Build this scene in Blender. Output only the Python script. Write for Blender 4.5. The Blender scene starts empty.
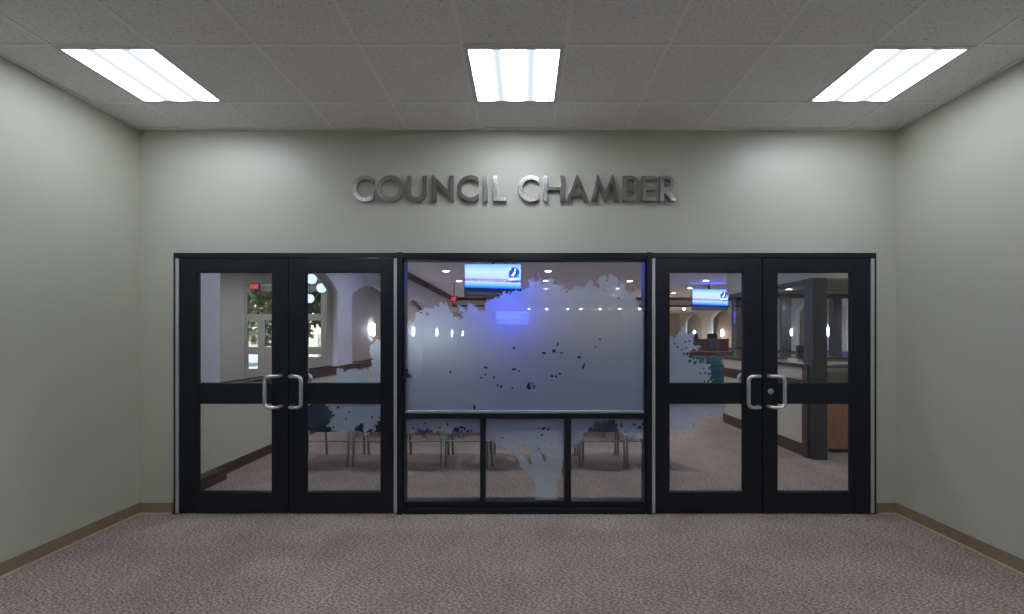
import bpy, bmesh, math, random
from mathutils import Vector, Matrix, noise
random.seed(7)
PI = math.pi
sc = bpy.context.scene
COL = sc.collection

# ------------------------------------------------------------------ camera data
F = 419.0; VX = 524.0; VY = 336.0; EYE = 1.479
WALL = 3.49           # depth of the wall with the doors
CEIL = 3.204
def X(px, d): return (px - VX) * d / F
def Z(py, d): return EYE + (VY - py) * d / F
LW = -3.205           # hall left wall and chamber left wall
RW = 3.10             # hall right wall
CR = 9.2              # chamber right wall
CB = 24.8             # chamber far wall

# ------------------------------------------------------------------ materials
def mat(name, col=(.5,.5,.5), rough=.5, metal=0., spec=.5, emit=None, es=0.):
    m = bpy.data.materials.new(name); m.use_nodes = True
    b = m.node_tree.nodes['Principled BSDF']
    b.inputs['Base Color'].default_value = (*col, 1)
    b.inputs['Roughness'].default_value = rough
    b.inputs['Metallic'].default_value = metal
    b.inputs['Specular IOR Level'].default_value = spec
    if emit:
        b.inputs['Emission Color'].default_value = (*emit, 1)
        b.inputs['Emission Strength'].default_value = es
    return m
def N(m, t, **kw):
    n = m.node_tree.nodes.new(t)
    for k, v in kw.items():
        if k.startswith('i_'):
            key = k[2:]
            key = int(key) if key.isdigit() else key.replace('_', ' ')
            n.inputs[key].default_value = v
        else: setattr(n, k, v)
    return n
def L(m, a, ao, b, bi): m.node_tree.links.new(a.outputs[ao], b.inputs[bi])
def ramp(m, stops, interp='LINEAR'):
    r = m.node_tree.nodes.new('ShaderNodeValToRGB'); r.color_ramp.interpolation = interp
    e = r.color_ramp.elements
    while len(e) < len(stops): e.new(.5)
    for i, (p, c) in enumerate(stops): e[i].position = p; e[i].color = (*c, 1)
    return r
def noisy(name, c1, c2, scale, rough=.6, detail=3, bump=0., stretch=(1,1,1), spec=.5, lo=.35, hi=.65, metal=0., coord='Object'):
    m = mat(name, c1, rough, metal, spec); b = m.node_tree.nodes['Principled BSDF']
    tc = N(m, 'ShaderNodeTexCoord'); mp = N(m, 'ShaderNodeMapping'); mp.inputs['Scale'].default_value = stretch
    n = N(m, 'ShaderNodeTexNoise'); n.inputs['Scale'].default_value = scale; n.inputs['Detail'].default_value = detail
    r = ramp(m, [(lo, c1), (hi, c2)])
    L(m, tc, coord, mp, 'Vector'); L(m, mp, 'Vector', n, 'Vector'); L(m, n, 'Fac', r, 'Fac'); L(m, r, 'Color', b, 'Base Color')
    if bump:
        bp = N(m, 'ShaderNodeBump'); bp.inputs['Strength'].default_value = bump; bp.inputs['Distance'].default_value = .004
        L(m, n, 'Fac', bp, 'Height'); L(m, bp, 'Normal', b, 'Normal')
    return m

M = {}
M['wall'] = noisy('cream_wall_paint', (.46,.455,.395), (.475,.47,.41), 60, .42, 4, .03)
M['chamber_wall'] = noisy('chamber_wall_paint', (.56,.57,.58), (.59,.60,.61), 30, .6, 4, .03)
M['niche'] = noisy('beige_niche_paint', (.46,.40,.335), (.49,.43,.36), 10, .6, 3)
M['lobby_wall'] = noisy('lobby_taupe_paint', (.235,.225,.220), (.25,.24,.235), 8, .6, 3)
M['booth_ceiling'] = noisy('booth_ceiling_paint', (.33,.27,.22), (.36,.30,.24), 8, .7, 3)

# carpet: fine loop pile with mottled taupe yarns
def carpet():
    m = mat('taupe_loop_carpet', (.15,.13,.12), .95, 0, .1); b = m.node_tree.nodes['Principled BSDF']
    tc = N(m, 'ShaderNodeTexCoord'); mp = N(m, 'ShaderNodeMapping')
    mp.inputs['Rotation'].default_value = (0,0,.9); mp.inputs['Scale'].default_value = (1,2.2,1)
    n = N(m, 'ShaderNodeTexNoise'); n.inputs['Scale'].default_value = 52; n.inputs['Detail'].default_value = 3; n.inputs['Roughness'].default_value = .7
    n2 = N(m, 'ShaderNodeTexNoise'); n2.inputs['Scale'].default_value = 3.5; n2.inputs['Detail'].default_value = 4
    r = ramp(m, [(.34, (.115,.086,.075)), (.50, (.275,.220,.200)), (.68, (.56,.475,.44))])
    r2 = ramp(m, [(.3, (.86,.86,.86)), (.7, (1.08,1.06,1.04))])
    mx = N(m, 'ShaderNodeMix', data_type='RGBA', blend_type='MULTIPLY'); mx.inputs[0].default_value = 1
    L(m, tc, 'Object', mp, 'Vector'); L(m, mp, 'Vector', n, 'Vector'); L(m, tc, 'Object', n2, 'Vector')
    L(m, n, 'Fac', r, 'Fac'); L(m, n2, 'Fac', r2, 'Fac')
    L(m, r, 'Color', mx, 6); L(m, r2, 'Color', mx, 7); L(m, mx, 2, b, 'Base Color')
    bp = N(m, 'ShaderNodeBump'); bp.inputs['Strength'].default_value = .6; bp.inputs['Distance'].default_value = .006
    L(m, n, 'Fac', bp, 'Height'); L(m, bp, 'Normal', b, 'Normal')
    return m
M['carpet'] = carpet()

def acoustic():
    m = mat('mineral_fibre_tile', (.5,.5,.5), .9, 0, .2); b = m.node_tree.nodes['Principled BSDF']
    tc = N(m, 'ShaderNodeTexCoord'); mp = N(m, 'ShaderNodeMapping'); mp.inputs['Scale'].default_value = (1,1.0,1)
    n = N(m, 'ShaderNodeTexNoise'); n.inputs['Scale'].default_value = 68; n.inputs['Detail'].default_value = 4; n.inputs['Roughness'].default_value = .75
    r = ramp(m, [(.34, (.50,.495,.49)), (.42, (.82,.82,.82)), (.6, (.88,.88,.88))])
    L(m, tc, 'Object', mp, 'Vector'); L(m, mp, 'Vector', n, 'Vector'); L(m, n, 'Fac', r, 'Fac'); L(m, r, 'Color', b, 'Base Color')
    bp = N(m, 'ShaderNodeBump'); bp.inputs['Strength'].default_value = .5; bp.inputs['Distance'].default_value = .003
    L(m, r, 'Color', bp, 'Height'); L(m, bp, 'Normal', b, 'Normal')
    return m
M['tile'] = acoustic()
M['grid'] = mat('grey_white_grid_metal', (.90,.90,.88), .6)
M['base'] = noisy('tan_vinyl_base', (.235,.165,.105), (.265,.19,.125), 12, .5, 3)
M['base_edge'] = mat('pale_tan_edge', (.50,.39,.29), .5)
M['black'] = noisy('black_anodized_aluminium', (.0048,.0072,.0130), (.0065,.0095,.0170), 25, .34, 3, 0, (1,1,.15), .42)
M['gasket'] = mat('black_rubber_gasket', (.006,.006,.007), .6)
M['alu'] = noisy('clear_anodized_aluminium', (.50,.51,.54), (.60,.61,.64), 40, .38, 2, 0, (1,1,.05), .5, metal=.55)
M['satin'] = noisy('satin_stainless_steel', (.62,.64,.67), (.74,.76,.79), 60, .30, 2, 0, (1,1,.1), .5, metal=.8)
M['letter'] = noisy('brushed_steel_letter', (.46,.46,.455), (.56,.56,.56), 90, .19, 2, .04, (1,1,.04), .5, metal=1.)
M['letter_side'] = mat('letter_return_metal', (.30,.29,.27), .35, 1.)
M['wood'] = noisy('dark_cherry_wood', (.05,.018,.014), (.085,.032,.024), 6, .35, 5, 0, (1,1,8), .5)
M['wood_base'] = noisy('dark_walnut_base', (.045,.022,.018), (.07,.036,.028), 6, .45, 5, 0, (1,1,10), .5)
M['orange_wood'] = noisy('honey_oak_veneer', (.34,.14,.065), (.42,.185,.09), 5, .4, 5, 0, (6,6,1), .5)
M['seat'] = noisy('blue_seat_fabric', (.020,.052,.115), (.030,.074,.155), 120, .85, 3, .2, (1,1,1), .2)
M['teal'] = noisy('teal_blue_seat_fabric', (.012,.070,.095), (.020,.095,.125), 120, .8, 3, .2, (1,1,1), .3)
M['chairmetal'] = mat('grey_chair_steel', (.28,.31,.36), .35, .5)
M['plastic'] = mat('black_plastic', (.012,.012,.014), .45)
M['darkfab'] = noisy('charcoal_fabric', (.018,.020,.024), (.03,.032,.036), 80, .85, 3)
M['paper'] = mat('white_paper', (.7,.72,.74), .8)
M['bluecloth'] = noisy('blue_table_cover', (.03,.10,.36), (.04,.13,.42), 20, .8, 3)
M['pbox'] = mat('white_enamel', (.7,.7,.7), .4)
M['dark_trim'] = noisy('dark_bronze_trim', (.055,.040,.035), (.075,.055,.05), 6, .5, 4, 0, (1,1,4))
M['partition'] = noisy('charcoal_partition_metal', (.022,.026,.034), (.03,.034,.042), 20, .4, 2)
M['asphalt'] = noisy('pale_paving', (.30,.30,.29), (.38,.38,.36), 3, .9, 4)
M['leaf'] = noisy('tree_leaf', (.26,.33,.15), (.55,.58,.33), 2, .7, 3)
M['bark'] = noisy('tree_bark', (.07,.05,.035), (.13,.10,.07), 9, .9, 5, .5, (1,1,.2))

def glass(name, tint=(.93,.955,.96), base=.045, gloss=(1,1,1)):
    m = bpy.data.materials.new(name); m.use_nodes = True; nt = m.node_tree; nt.nodes.clear()
    o = N(m, 'ShaderNodeOutputMaterial'); t = N(m, 'ShaderNodeBsdfTransparent'); g = N(m, 'ShaderNodeBsdfGlossy')
    t.inputs['Color'].default_value = (*tint, 1); g.inputs['Roughness'].default_value = 0.0; g.inputs['Color'].default_value = (*gloss, 1)
    lw = N(m, 'ShaderNodeLayerWeight'); lw.inputs['Blend'].default_value = .5
    p = N(m, 'ShaderNodeMath', operation='POWER'); p.inputs[1].default_value = 5
    a = N(m, 'ShaderNodeMath', operation='MULTIPLY_ADD'); a.inputs[1].default_value = 1 - base; a.inputs[2].default_value = base
    mx = N(m, 'ShaderNodeMixShader')
    L(m, lw, 'Facing', p, 0); L(m, p, 0, a, 0); L(m, a, 0, mx, 'Fac'); L(m, t, 0, mx, 1); L(m, g, 0, mx, 2); L(m, mx, 0, o, 'Surface')
    return m
M['glass'] = glass('clear_door_glass')
M['glass_booth'] = glass('booth_glass', (.92,.95,.96), .04)

def frost():
    m = bpy.data.materials.new('etched_frost_film'); m.use_nodes = True; nt = m.node_tree; nt.nodes.clear()
    o = N(m, 'ShaderNodeOutputMaterial')
    r = N(m, 'ShaderNodeBsdfRefraction', distribution='GGX'); r.inputs['Roughness'].default_value = .80; r.inputs['IOR'].default_value = 1.16
    r.inputs['Color'].default_value = (.80,.90,1,1)
    tl = N(m, 'ShaderNodeBsdfTranslucent'); tl.inputs['Color'].default_value = (.66,.76,1,1)
    df = N(m, 'ShaderNodeBsdfDiffuse'); df.inputs['Color'].default_value = (.48,.56,.72,1)
    a = N(m, 'ShaderNodeMixShader'); a.inputs[0].default_value = .5
    b = N(m, 'ShaderNodeMixShader'); b.inputs[0].default_value = .24
    r2 = N(m, 'ShaderNodeBsdfTransparent'); r2.inputs['Color'].default_value = (.80,.90,1,1)
    c = N(m, 'ShaderNodeMixShader'); c.inputs[0].default_value = .20
    L(m, r, 0, c, 1); L(m, r2, 0, c, 2)
    L(m, tl, 0, a, 1); L(m, df, 0, a, 2); L(m, c, 0, b, 1); L(m, a, 0, b, 2); L(m, b, 0, o, 'Surface')
    return m
M['frost'] = frost()

def emis(name, col, s):
    m = bpy.data.materials.new(name); m.use_nodes = True; nt = m.node_tree; nt.nodes.clear()
    o = N(m, 'ShaderNodeOutputMaterial'); e = N(m, 'ShaderNodeEmission'); e.inputs['Color'].default_value = (*col, 1); e.inputs['Strength'].default_value = s
    L(m, e, 0, o, 'Surface'); return m
TROFFER = 12.6
def troffer_mat():
    # two lamp columns behind a ribbed lens: the gaps between the tubes are dimmer
    m = emis('fluorescent_lens', (.88,.95,1.03), TROFFER); e = [n for n in m.node_tree.nodes if n.type == 'EMISSION'][0]
    tc = N(m, 'ShaderNodeTexCoord'); sp = N(m, 'ShaderNodeSeparateXYZ')
    ab = N(m, 'ShaderNodeMath', operation='ABSOLUTE')
    sb = N(m, 'ShaderNodeMath', operation='SUBTRACT'); sb.inputs[1].default_value = .105
    ab2 = N(m, 'ShaderNodeMath', operation='ABSOLUTE')
    r = ramp(m, [(0, (.043,.043,.043)), (.020, (.052,.052,.052)), (.07, (1,1,1))], 'EASE')
    mu = N(m, 'ShaderNodeMath', operation='MULTIPLY'); mu.inputs[1].default_value = TROFFER
    L(m, tc, 'Object', sp, 0); L(m, sp, 'X', ab, 0); L(m, ab, 0, sb, 0); L(m, sb, 0, ab2, 0); L(m, ab2, 0, r, 'Fac')
    L(m, r, 'Color', mu, 0); L(m, mu, 0, e, 'Strength')
    return m
M['lens'] = troffer_mat()
M['lamp'] = emis('downlight_lens', (1,.95,.88), 20)
M['bulb'] = emis('bare_bulb', (1,.92,.82), 16)
M['sconce'] = emis('sconce_glow', (.90,.95,1), 26)
M['globe'] = emis('opal_globe_glow', (.62,.76,1), 1.0)
M['exit'] = emis('exit_red', (1,.06,.10), .9)

# ------------------------------------------------------------------ object helpers
def obj(name, me, m, parent=None, loc=(0,0,0), rot=(0,0,0), bevel=0., smooth=False):
    o = bpy.data.objects.new(name, me)
    for mm in (m if isinstance(m, (list, tuple)) else [m]): me.materials.append(mm)
    COL.objects.link(o); o.location = loc; o.rotation_euler = rot
    if parent: o.parent = parent
    if smooth:
        for p in me.polygons: p.use_smooth = True
    if bevel:
        b = o.modifiers.new('bevel', 'BEVEL'); b.width = bevel; b.segments = 2; b.limit_method = 'ANGLE'; b.angle_limit = math.radians(40)
    return o
def tag(o, label, cat, group=None, kind=None):
    o['label'] = label; o['category'] = cat
    if group: o['group'] = group
    if kind: o['kind'] = kind
    return o
def empty(name, loc=(0,0,0), rz=0.):
    o = bpy.data.objects.new(name, None); COL.objects.link(o); o.location = loc; o.rotation_euler = (0,0,rz)
    o.empty_display_size = .1
    return o
class MB:
    def __init__(s): s.bm = bmesh.new()
    def box(s, x0, x1, y0, y1, z0, z1, mtx=None):
        vs = [s.bm.verts.new((x, y, z)) for x in (x0, x1) for y in (y0, y1) for z in (z0, z1)]
        for f in ((0,1,3,2),(4,6,7,5),(0,4,5,1),(2,3,7,6),(0,2,6,4),(1,5,7,3)): s.bm.faces.new([vs[i] for i in f])
        if mtx is not None: bmesh.ops.transform(s.bm, matrix=mtx, verts=vs)
        return s
    def tube(s, pts, r, n=10, r2=None):
        pts = [Vector(p) for p in pts]; rings = []
        up = Vector((0,0,1))
        for i, p in enumerate(pts):
            d = (pts[min(i+1, len(pts)-1)] - pts[max(i-1, 0)]).normalized()
            a = d.cross(up if abs(d.z) < .95 else Vector((1,0,0)))
            if rings and a.dot(last) < 0: a = -a
            a.normalize(); last = a; b = d.cross(a)
            rr = r if r2 is None else r + (r2 - r) * i / (len(pts)-1)
            rings.append([s.bm.verts.new(p + a*math.cos(t)*rr + b*math.sin(t)*rr) for t in [2*PI*k/n for k in range(n)]])
        for A, B in zip(rings, rings[1:]):
            for k in range(n): s.bm.faces.new((A[k], A[(k+1) % n], B[(k+1) % n], B[k]))
        s.bm.faces.new(rings[0][::-1]); s.bm.faces.new(rings[-1]); return s
    def lathe(s, prof, n=24, c=(0,0,0), caps=True):
        rings = [[s.bm.verts.new((c[0]+r*math.cos(2*PI*k/n), c[1]+r*math.sin(2*PI*k/n), c[2]+z)) for k in range(n)] for r, z in prof]
        for A, B in zip(rings, rings[1:]):
            for k in range(n): s.bm.faces.new((A[k], A[(k+1) % n], B[(k+1) % n], B[k]))
        if caps: s.bm.faces.new(rings[0][::-1]); s.bm.faces.new(rings[-1])
        return s
    def rounded(s, x0, x1, y0, y1, z0, z1, r, seg=3, mtx=None):
        t = bmesh.new(); m2 = MB.__new__(MB); m2.bm = t; m2.box(x0, x1, y0, y1, z0, z1)
        bmesh.ops.recalc_face_normals(t, faces=t.faces[:])
        bmesh.ops.bevel(t, geom=t.edges[:], offset=r, segments=seg, profile=.5, affect='EDGES')
        if mtx is not None: bmesh.ops.transform(t, matrix=mtx, verts=t.verts[:])
        me = bpy.data.meshes.new('t'); t.to_mesh(me); t.free(); s.bm.from_mesh(me); bpy.data.meshes.remove(me); return s
    def add(s, me, mtx=None):
        n0 = len(s.bm.verts); s.bm.from_mesh(me); s.bm.verts.ensure_lookup_table()
        if mtx is not None: bmesh.ops.transform(s.bm, matrix=mtx, verts=s.bm.verts[n0:])
        return s
    def mesh(s, name='m', fix=True):
        if fix: bmesh.ops.recalc_face_normals(s.bm, faces=s.bm.faces[:])
        me = bpy.data.meshes.new(name); s.bm.to_mesh(me); s.bm.free(); return me
    def build(s, name, m, parent=None, **kw): return obj(name, s.mesh(name), m, parent, **kw)

def flat(loops, depth, plane='XZ', bev=0.):
    """fill 2-D loops (holes included) and give them thickness; plane XZ: front at y=0, back at y=depth; plane YZ: x from -depth/2..+depth/2"""
    cu = bpy.data.curves.new('c', 'CURVE'); cu.dimensions = '2D'; cu.fill_mode = 'BOTH'; cu.extrude = depth/2
    if bev: cu.bevel_depth = bev; cu.bevel_resolution = 1; cu.extrude = depth/2 - bev; cu.offset = -bev
    for lp in loops:
        sp = cu.splines.new('POLY'); sp.points.add(len(lp)-1); sp.use_cyclic_u = True
        for p, q in zip(sp.points, lp): p.co = (q[0], q[1], 0, 1)
    o = bpy.data.objects.new('c', cu); COL.objects.link(o)
    dg = bpy.context.evaluated_depsgraph_get(); me = bpy.data.meshes.new_from_object(o.evaluated_get(dg))
    bpy.data.objects.remove(o); bpy.data.curves.remove(cu)
    me.materials.clear()
    for v in me.vertices:
        x, y, z = v.co
        v.co = (x, depth/2 - z, y) if plane == 'XZ' else (z, x, y)
    bm = bmesh.new(); bm.from_mesh(me); bmesh.ops.remove_doubles(bm, verts=bm.verts[:], dist=1e-5)
    bmesh.ops.recalc_face_normals(bm, faces=bm.faces[:]); bm.to_mesh(me); bm.free()
    return me
def rect(a, b, c, d): return [(a, c), (b, c), (b, d), (a, d)]
def struct(name, me, m, label, cat, **kw):
    return tag(obj(name, me, m, **kw), label, cat, kind='structure')
def copy_tree(o, parent=None):
    c = o.copy(); COL.objects.link(c)
    if parent: c.parent = parent
    for ch in list(o.children): copy_tree(ch, c)
    return c

# ------------------------------------------------------------------ the setting
REAR = -6.2
HB = -1.6       # bulkhead behind the camera
struct('floor', MB().box(-12.2, CR+.4, REAR-.2, CB+.3, -.1, 0).mesh(), M['carpet'], 'taupe mottled loop carpet running from the hall into the chamber', 'floor')
# acoustic ceiling, hall (left open where the three light troffers sit, they fill their grid cells)
struct('ceiling', MB().box(LW-.3, RW+.3, REAR-.2, WALL+.0, CEIL, CEIL+.1).mesh(), M['tile'], 'speckled grey acoustic tile ceiling over the hall', 'ceiling')
struct('ceiling', MB().box(-12.2, CR+.4, WALL+.12, CB+.3, CEIL, CEIL+.1).mesh(), M['tile'], 'grey tile ceiling inside the council chamber behind the glass', 'ceiling')
GX0 = -.365; GY0 = 2.482; T = .61
g = MB()
k = -5
while GX0 + k*T < RW:
    x = GX0 + k*T
    if x > LW: g.box(x-.012, x+.012, REAR, WALL, CEIL-.004, CEIL+.001)
    k += 1
y = GY0 + T
while y > REAR:
    g.box(LW, RW, y-.012, y+.012, CEIL-.0045, CEIL+.001); y -= T
g.box(LW, LW+.02, REAR, WALL, CEIL-.012, CEIL+.001); g.box(RW-.02, RW, REAR, WALL, CEIL-.012, CEIL+.001); g.box(LW, RW, WALL-.02, WALL, CEIL-.012, CEIL+.001)
struct('trim_1', g.mesh(), M['grid'], 'thin grey T-bar grid holding the hall ceiling tiles', 'ceiling grid')
struct('wall_left', MB().box(LW-.15, LW, REAR, WALL, 0, CEIL).mesh(), M['wall'], 'plain cream painted hall wall on the left', 'wall')
struct('wall_right', MB().box(RW, RW+.15, REAR, WALL, 0, CEIL).mesh(), M['wall'], 'plain cream painted hall wall on the right', 'wall')
struct('wall_rear', MB().box(LW-.15, RW+.15, REAR-.15, REAR, 0, CEIL).mesh(), M['lobby_wall'], 'taupe wall closing the hall behind the viewer', 'wall')
OX0, OX1, OZ = X(173.4, WALL), X(876.4, WALL), Z(252.8, WALL)
struct('wall_back', flat([rect(-12.2, CR+.2, 0, CEIL), [(OX0, .0001), (OX1, .0001), (OX1, OZ), (OX0, OZ)]] if False else
       [[(-12.2,0),(OX0,0),(OX0,OZ),(OX1,OZ),(OX1,0),(CR+.2,0),(CR+.2,CEIL),(-12.2,CEIL)]], .12), M['wall'],
       'cream end wall with the metal lettering above the dark glazed doors', 'wall', loc=(0, WALL, 0))
BH = .092
def baseboard(name, x0, x1, y0, y1, lip, label, rz=0):
    b = MB().box(x0, x1, y0, y1, 0, BH); me = b.mesh()
    o = struct(name, me, M['base'], label, 'baseboard', bevel=.002)
    l = MB().box(*lip, 0, .011); l.build('edge_strip', M['base_edge'], o)
baseboard('baseboard_left', LW, LW+.008, REAR, WALL-.009, (LW, LW+.018, REAR, WALL-.02), 'tan vinyl baseboard along the left hall wall')
baseboard('baseboard_right', RW-.008, RW, REAR, WALL-.009, (RW-.018, RW, REAR, WALL-.02), 'tan vinyl baseboard along the right hall wall')
baseboard('baseboard_back_left', LW, OX0-.002, WALL-.009, WALL, (LW, OX0-.002, WALL-.018, WALL-.009), 'short tan baseboard left of the door frame')
baseboard('baseboard_back_right', OX1+.002, RW, WALL-.009, WALL, (OX1+.002, RW, WALL-.018, WALL-.009), 'short tan baseboard right of the door frame')

# ------------------------------------------------------------------ ceiling troffers
def troffer(cx, cy, label, group='square fluorescent troffers in the hall ceiling'):
    r = empty('ceiling_light', (cx, cy, CEIL-.0085))
    tag(r, label, 'light', group)
    h = .305; w = .274
    f = MB()
    for a in ((-h, h, -h, -w), (-h, h, w, h), (-h, -w, -w, w), (w, h, -w, w)): f.box(*a, 0, .010)
    f.build('frame', M['pbox'], r, bevel=.002)
    MB().box(-w, w, -w, w, .003, .008).build('diffuser', M['lens'], r)
    return r
ly = GY0 + T/2
troffer(GX0+T/2-4*T, ly, 'square lit ceiling light at the left, near the left wall')
troffer(GX0+T/2, ly, 'square lit ceiling light in the middle, above the lettering')
troffer(GX0+T/2+4*T, ly, 'square lit ceiling light at the right, near the right wall')
for kk, rw in ((3, 'just behind the viewer'), (6, 'midway down the hall behind the viewer')):  # unseen panels added behind the camera to brighten the hall
    for c_, sd_ in ((-4, 'left'), (0, 'middle'), (4, 'right')):
        troffer(GX0+T/2+c_*T, ly-kk*T, 'added unseen square ceiling light %s, %s one' % (rw, sd_))

# ------------------------------------------------------------------ metal letters
ST = .168
def ring(cx, cy, R, r, cut=None, n=40):
    if cut is None:
        return [[(cx+R*math.cos(t), cy+R*math.sin(t)) for t in [2*PI*k/n for k in range(n)]], [(cx+r*math.cos(t), cy+r*math.sin(t)) for t in [2*PI*k/n for k in range(n)]]]
    a = math.acos(cut/R); b = math.acos(cut/r)
    o = [(cx+R*math.cos(t), cy+R*math.sin(t)) for t in [a+(2*PI-2*a)*k/n for k in range(n+1)]]
    i = [(cx+r*math.cos(t), cy+r*math.sin(t)) for t in [2*PI-b-(2*PI-2*b)*k/n for k in range(n+1)]]
    return [o+i]
def arc(cx, cy, rx, ry, a0, a1, n=14): return [(cx+rx*math.cos(math.radians(a0+(a1-a0)*k/n)), cy+ry*math.sin(math.radians(a0+(a1-a0)*k/n))) for k in range(n+1)]
def glyph(ch, W):
    t = ST
    if ch == 'C': return ring(.52, .5, .52, .52-t, W-.52)
    if ch == 'O': return ring(.52, .5, .52, .52-t)
    if ch == 'U':
        R = W/2; r = R-t
        return [[(0,1),(0,R-.02)]+arc(R, R-.02, R, R, 180, 360)[1:]+[(W,1),(W-t,1)]+arc(R, R-.02, r, r, 360, 180)+[(t,1)]]
    if ch == 'N': return [[(0,0),(0,1.03),(.06,1.03),(W-t,.36),(W-t,1),(W,1),(W,-.03),(W-.06,-.03),(t,.64),(t,0)]]
    if ch == 'I': return [rect(0, W, 0, 1)]
    if ch == 'L': return [[(0,0),(W,0),(W,t*.9),(t,t*.9),(t,1),(0,1)]]
    if ch == 'H': return [[(0,0),(t,0),(t,.43),(W-t,.43),(W-t,0),(W,0),(W,1),(W-t,1),(W-t,.58),(t,.58),(t,1),(0,1)]]
    if ch == 'A': return [[(0,0),(W/2-.03,1.03),(W/2+.03,1.03),(W,0),(W-.185,0),(W-.265,.195),(.265,.195),(.185,0)], [(.33,.345),(W-.33,.345),(W/2,.735)]]
    if ch == 'M': return [[(0,0),(.225,1.03),(.285,1.03),(W/2,.36),(W-.285,1.03),(W-.225,1.03),(W,0),(W-.18,0),(W-.30,.60),(W/2+.03,-.03),(W/2-.03,-.03),(.30,.60),(.18,0)]]
    if ch == 'B':
        rb = .275; rt = .245
        return [[(0,0),(W-rb,0)]+arc(W-rb, rb, rb, rb, -90, 75)[1:]+arc(W-.035-rt, 1-rt, rt, rt, -60, 90)+[(0,1)],
                [(t,.15),(W-rb-.02,.15)]+arc(W-rb-.02, .285, .135, .135, -90, 90)+[(t,.42)], [(t,.565),(W-.035-rt-.02,.565)]+arc(W-.035-rt-.02, .71, .14, .145, -90, 90)+[(t,.855)]]
    if ch == 'E': return [[(0,0),(W,0),(W,.15),(t,.15),(t,.43),(W-.02,.43),(W-.02,.58),(t,.58),(t,.85),(W,.85),(W,1),(0,1)]]
    if ch == 'R':
        r = .285
        return [[(0,0),(t,0),(t,.36),(W-.2,0),(W,0),(W-.27,.43)]+arc(W-.09-r, 1-r, r, r, -62, 90)+[(0,1)], [(t,.55),(W-.09-r-.02,.55)]+arc(W-.09-r-.02, .70, .145, .15, -90, 90)+[(t,.85)]]
    if ch == 'X': return [[(0,0),(.2,0),(W/2,.35),(W-.2,0),(W,0),(W/2+.1,.5),(W,1),(W-.2,1),(W/2,.65),(.2,1),(0,1),(W/2-.1,.5)]]
    if ch == 'T': return [[(W/2-t/2,0),(W/2+t/2,0),(W/2+t/2,.84),(W,.84),(W,1),(0,1),(0,.84),(W/2-t/2,.84)]]
word = [('C',352,373.7,'first letter of COUNCIL'),('O',376.9,402.9,'round O, second letter of COUNCIL'),('U',406.8,427,'letter U in COUNCIL'),('N',431.9,453.9,'letter N in COUNCIL'),
 ('C',457.4,478.8,'the second letter C of COUNCIL'),('I',483.2,487.5,'letter I in COUNCIL'),('L',492.9,506.2,'letter L ending COUNCIL'),
 ('C',517.9,539,'bright letter C starting CHAMBER'),('H',543.4,564.5,'letter H in CHAMBER'),('A',565.9,589,'letter A in CHAMBER'),('M',591.2,619.3,'letter M in CHAMBER'),
 ('B',623,638.3,'letter B in CHAMBER'),('E',642.2,656.4,'letter E in CHAMBER'),('R',659.9,677,'letter R ending CHAMBER')]
LY = WALL-.036
cap = 25.3*LY/F
for ch, a, b, lab in word:
    W = (b-a)*LY/F/cap
    me = flat([[(p[0]*cap, p[1]*cap) for p in lp] for lp in glyph(ch, W)], .026, bev=.0012)
    o = obj('sign_letter', me, [M['letter'], M['letter_side']], loc=(X(a, LY), LY, Z(200.9, LY)))
    for p in me.polygons: p.material_index = 0 if abs(p.normal.y) > .9 else 1
    tag(o, 'brushed metal wall letter, ' + lab, 'letter', 'metal letters on the wall above the doors')
    xs = [v.co.x for v in me.vertices]
    # stand-off pins inside the strokes
    vs = sorted(me.vertices, key=lambda v: v.co.z)
    for q in (vs[2], vs[-3]):
        cx = min(max(q.co.x, min(xs)+.012), max(xs)-.012); cz = .014 if q is vs[2] else cap-.014
        MB().tube([(cx, .022, cz), (cx, WALL-LY, cz)], .003, 8).build('standoff_pin', M['letter_side'], o)

# ------------------------------------------------------------------ storefront frame
FY0, FY1 = WALL-.016, WALL+.105
def fx(px): return X(px, FY0)
def fz(py): return Z(py, FY0)
top = fz(252.8); hb = fz(257.6)
f = MB()
f.box(fx(173.3), fx(876.5), FY0, FY1, hb, top)                      # head
f.box(fx(173.3), fx(175.3), FY0, FY1, 0, hb); f.box(fx(874.5), fx(876.5), FY0, FY1, 0, hb)
f.box(fx(397.2), fx(402.2), FY0-.006, FY1, 0, top+.004); f.box(fx(647.0), fx(651.8), FY0-.006, FY1, 0, top+.004)
frame = tag(f.build('trim_3', M['black'], bevel=.0015), 'black metal frame around both pairs of doors and the middle window', 'door frame', kind='structure')

# ------------------------------------------------------------------ frost outlines, traced in the photograph's frame
FILM = WALL+.046
CANOPY = [(400,325),(405,324.6),(412.8,321),(416,315),(419.6,310),(423,308),(431,307),(438.8,306),(441.5,302.7),(446.3,303.4),(449.8,308.9),(452,313),(456,317),(461,318.5),(463.5,315),(459,309),(457,304.5),(460,305),(465,311),(468,312),
 (468,305),(469.6,301.3),(473,304.8),(476,308),(480,311),(484.7,310),(485.4,302.7),(487,299),(490.8,300.5),(495,298),(499,296.5),(503,292.4),(508.6,293.4),(515.5,289.7),(522.3,292),(527.8,287.5),(529.8,281),(533.5,277.4),(534.5,284),(531,288),(535,285.5),(538.7,274.6),(542.8,285),
 (549.6,278.7),(553.7,279.4),(554.4,283.5),(562,285.6),(567.4,292),(575.6,286.7),(583.9,287.2),(590.7,281.0),(597.5,287.6),(597.2,278.7),(603.7,275),(607.5,281.4),(609.2,272.3),(615.3,276),(620.8,281.5),(626.3,284.2),(623.5,287.6),
 (630.4,292.7),(634.5,290),(636.1,300.6),(637.2,307.5),(642.7,310),(650,313),(650,420),(400,420),(400,378),(405,376),(410.5,377.5),(411.5,375.5),(407.5,374),(408,370),(405,371),(400,371)]
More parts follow.
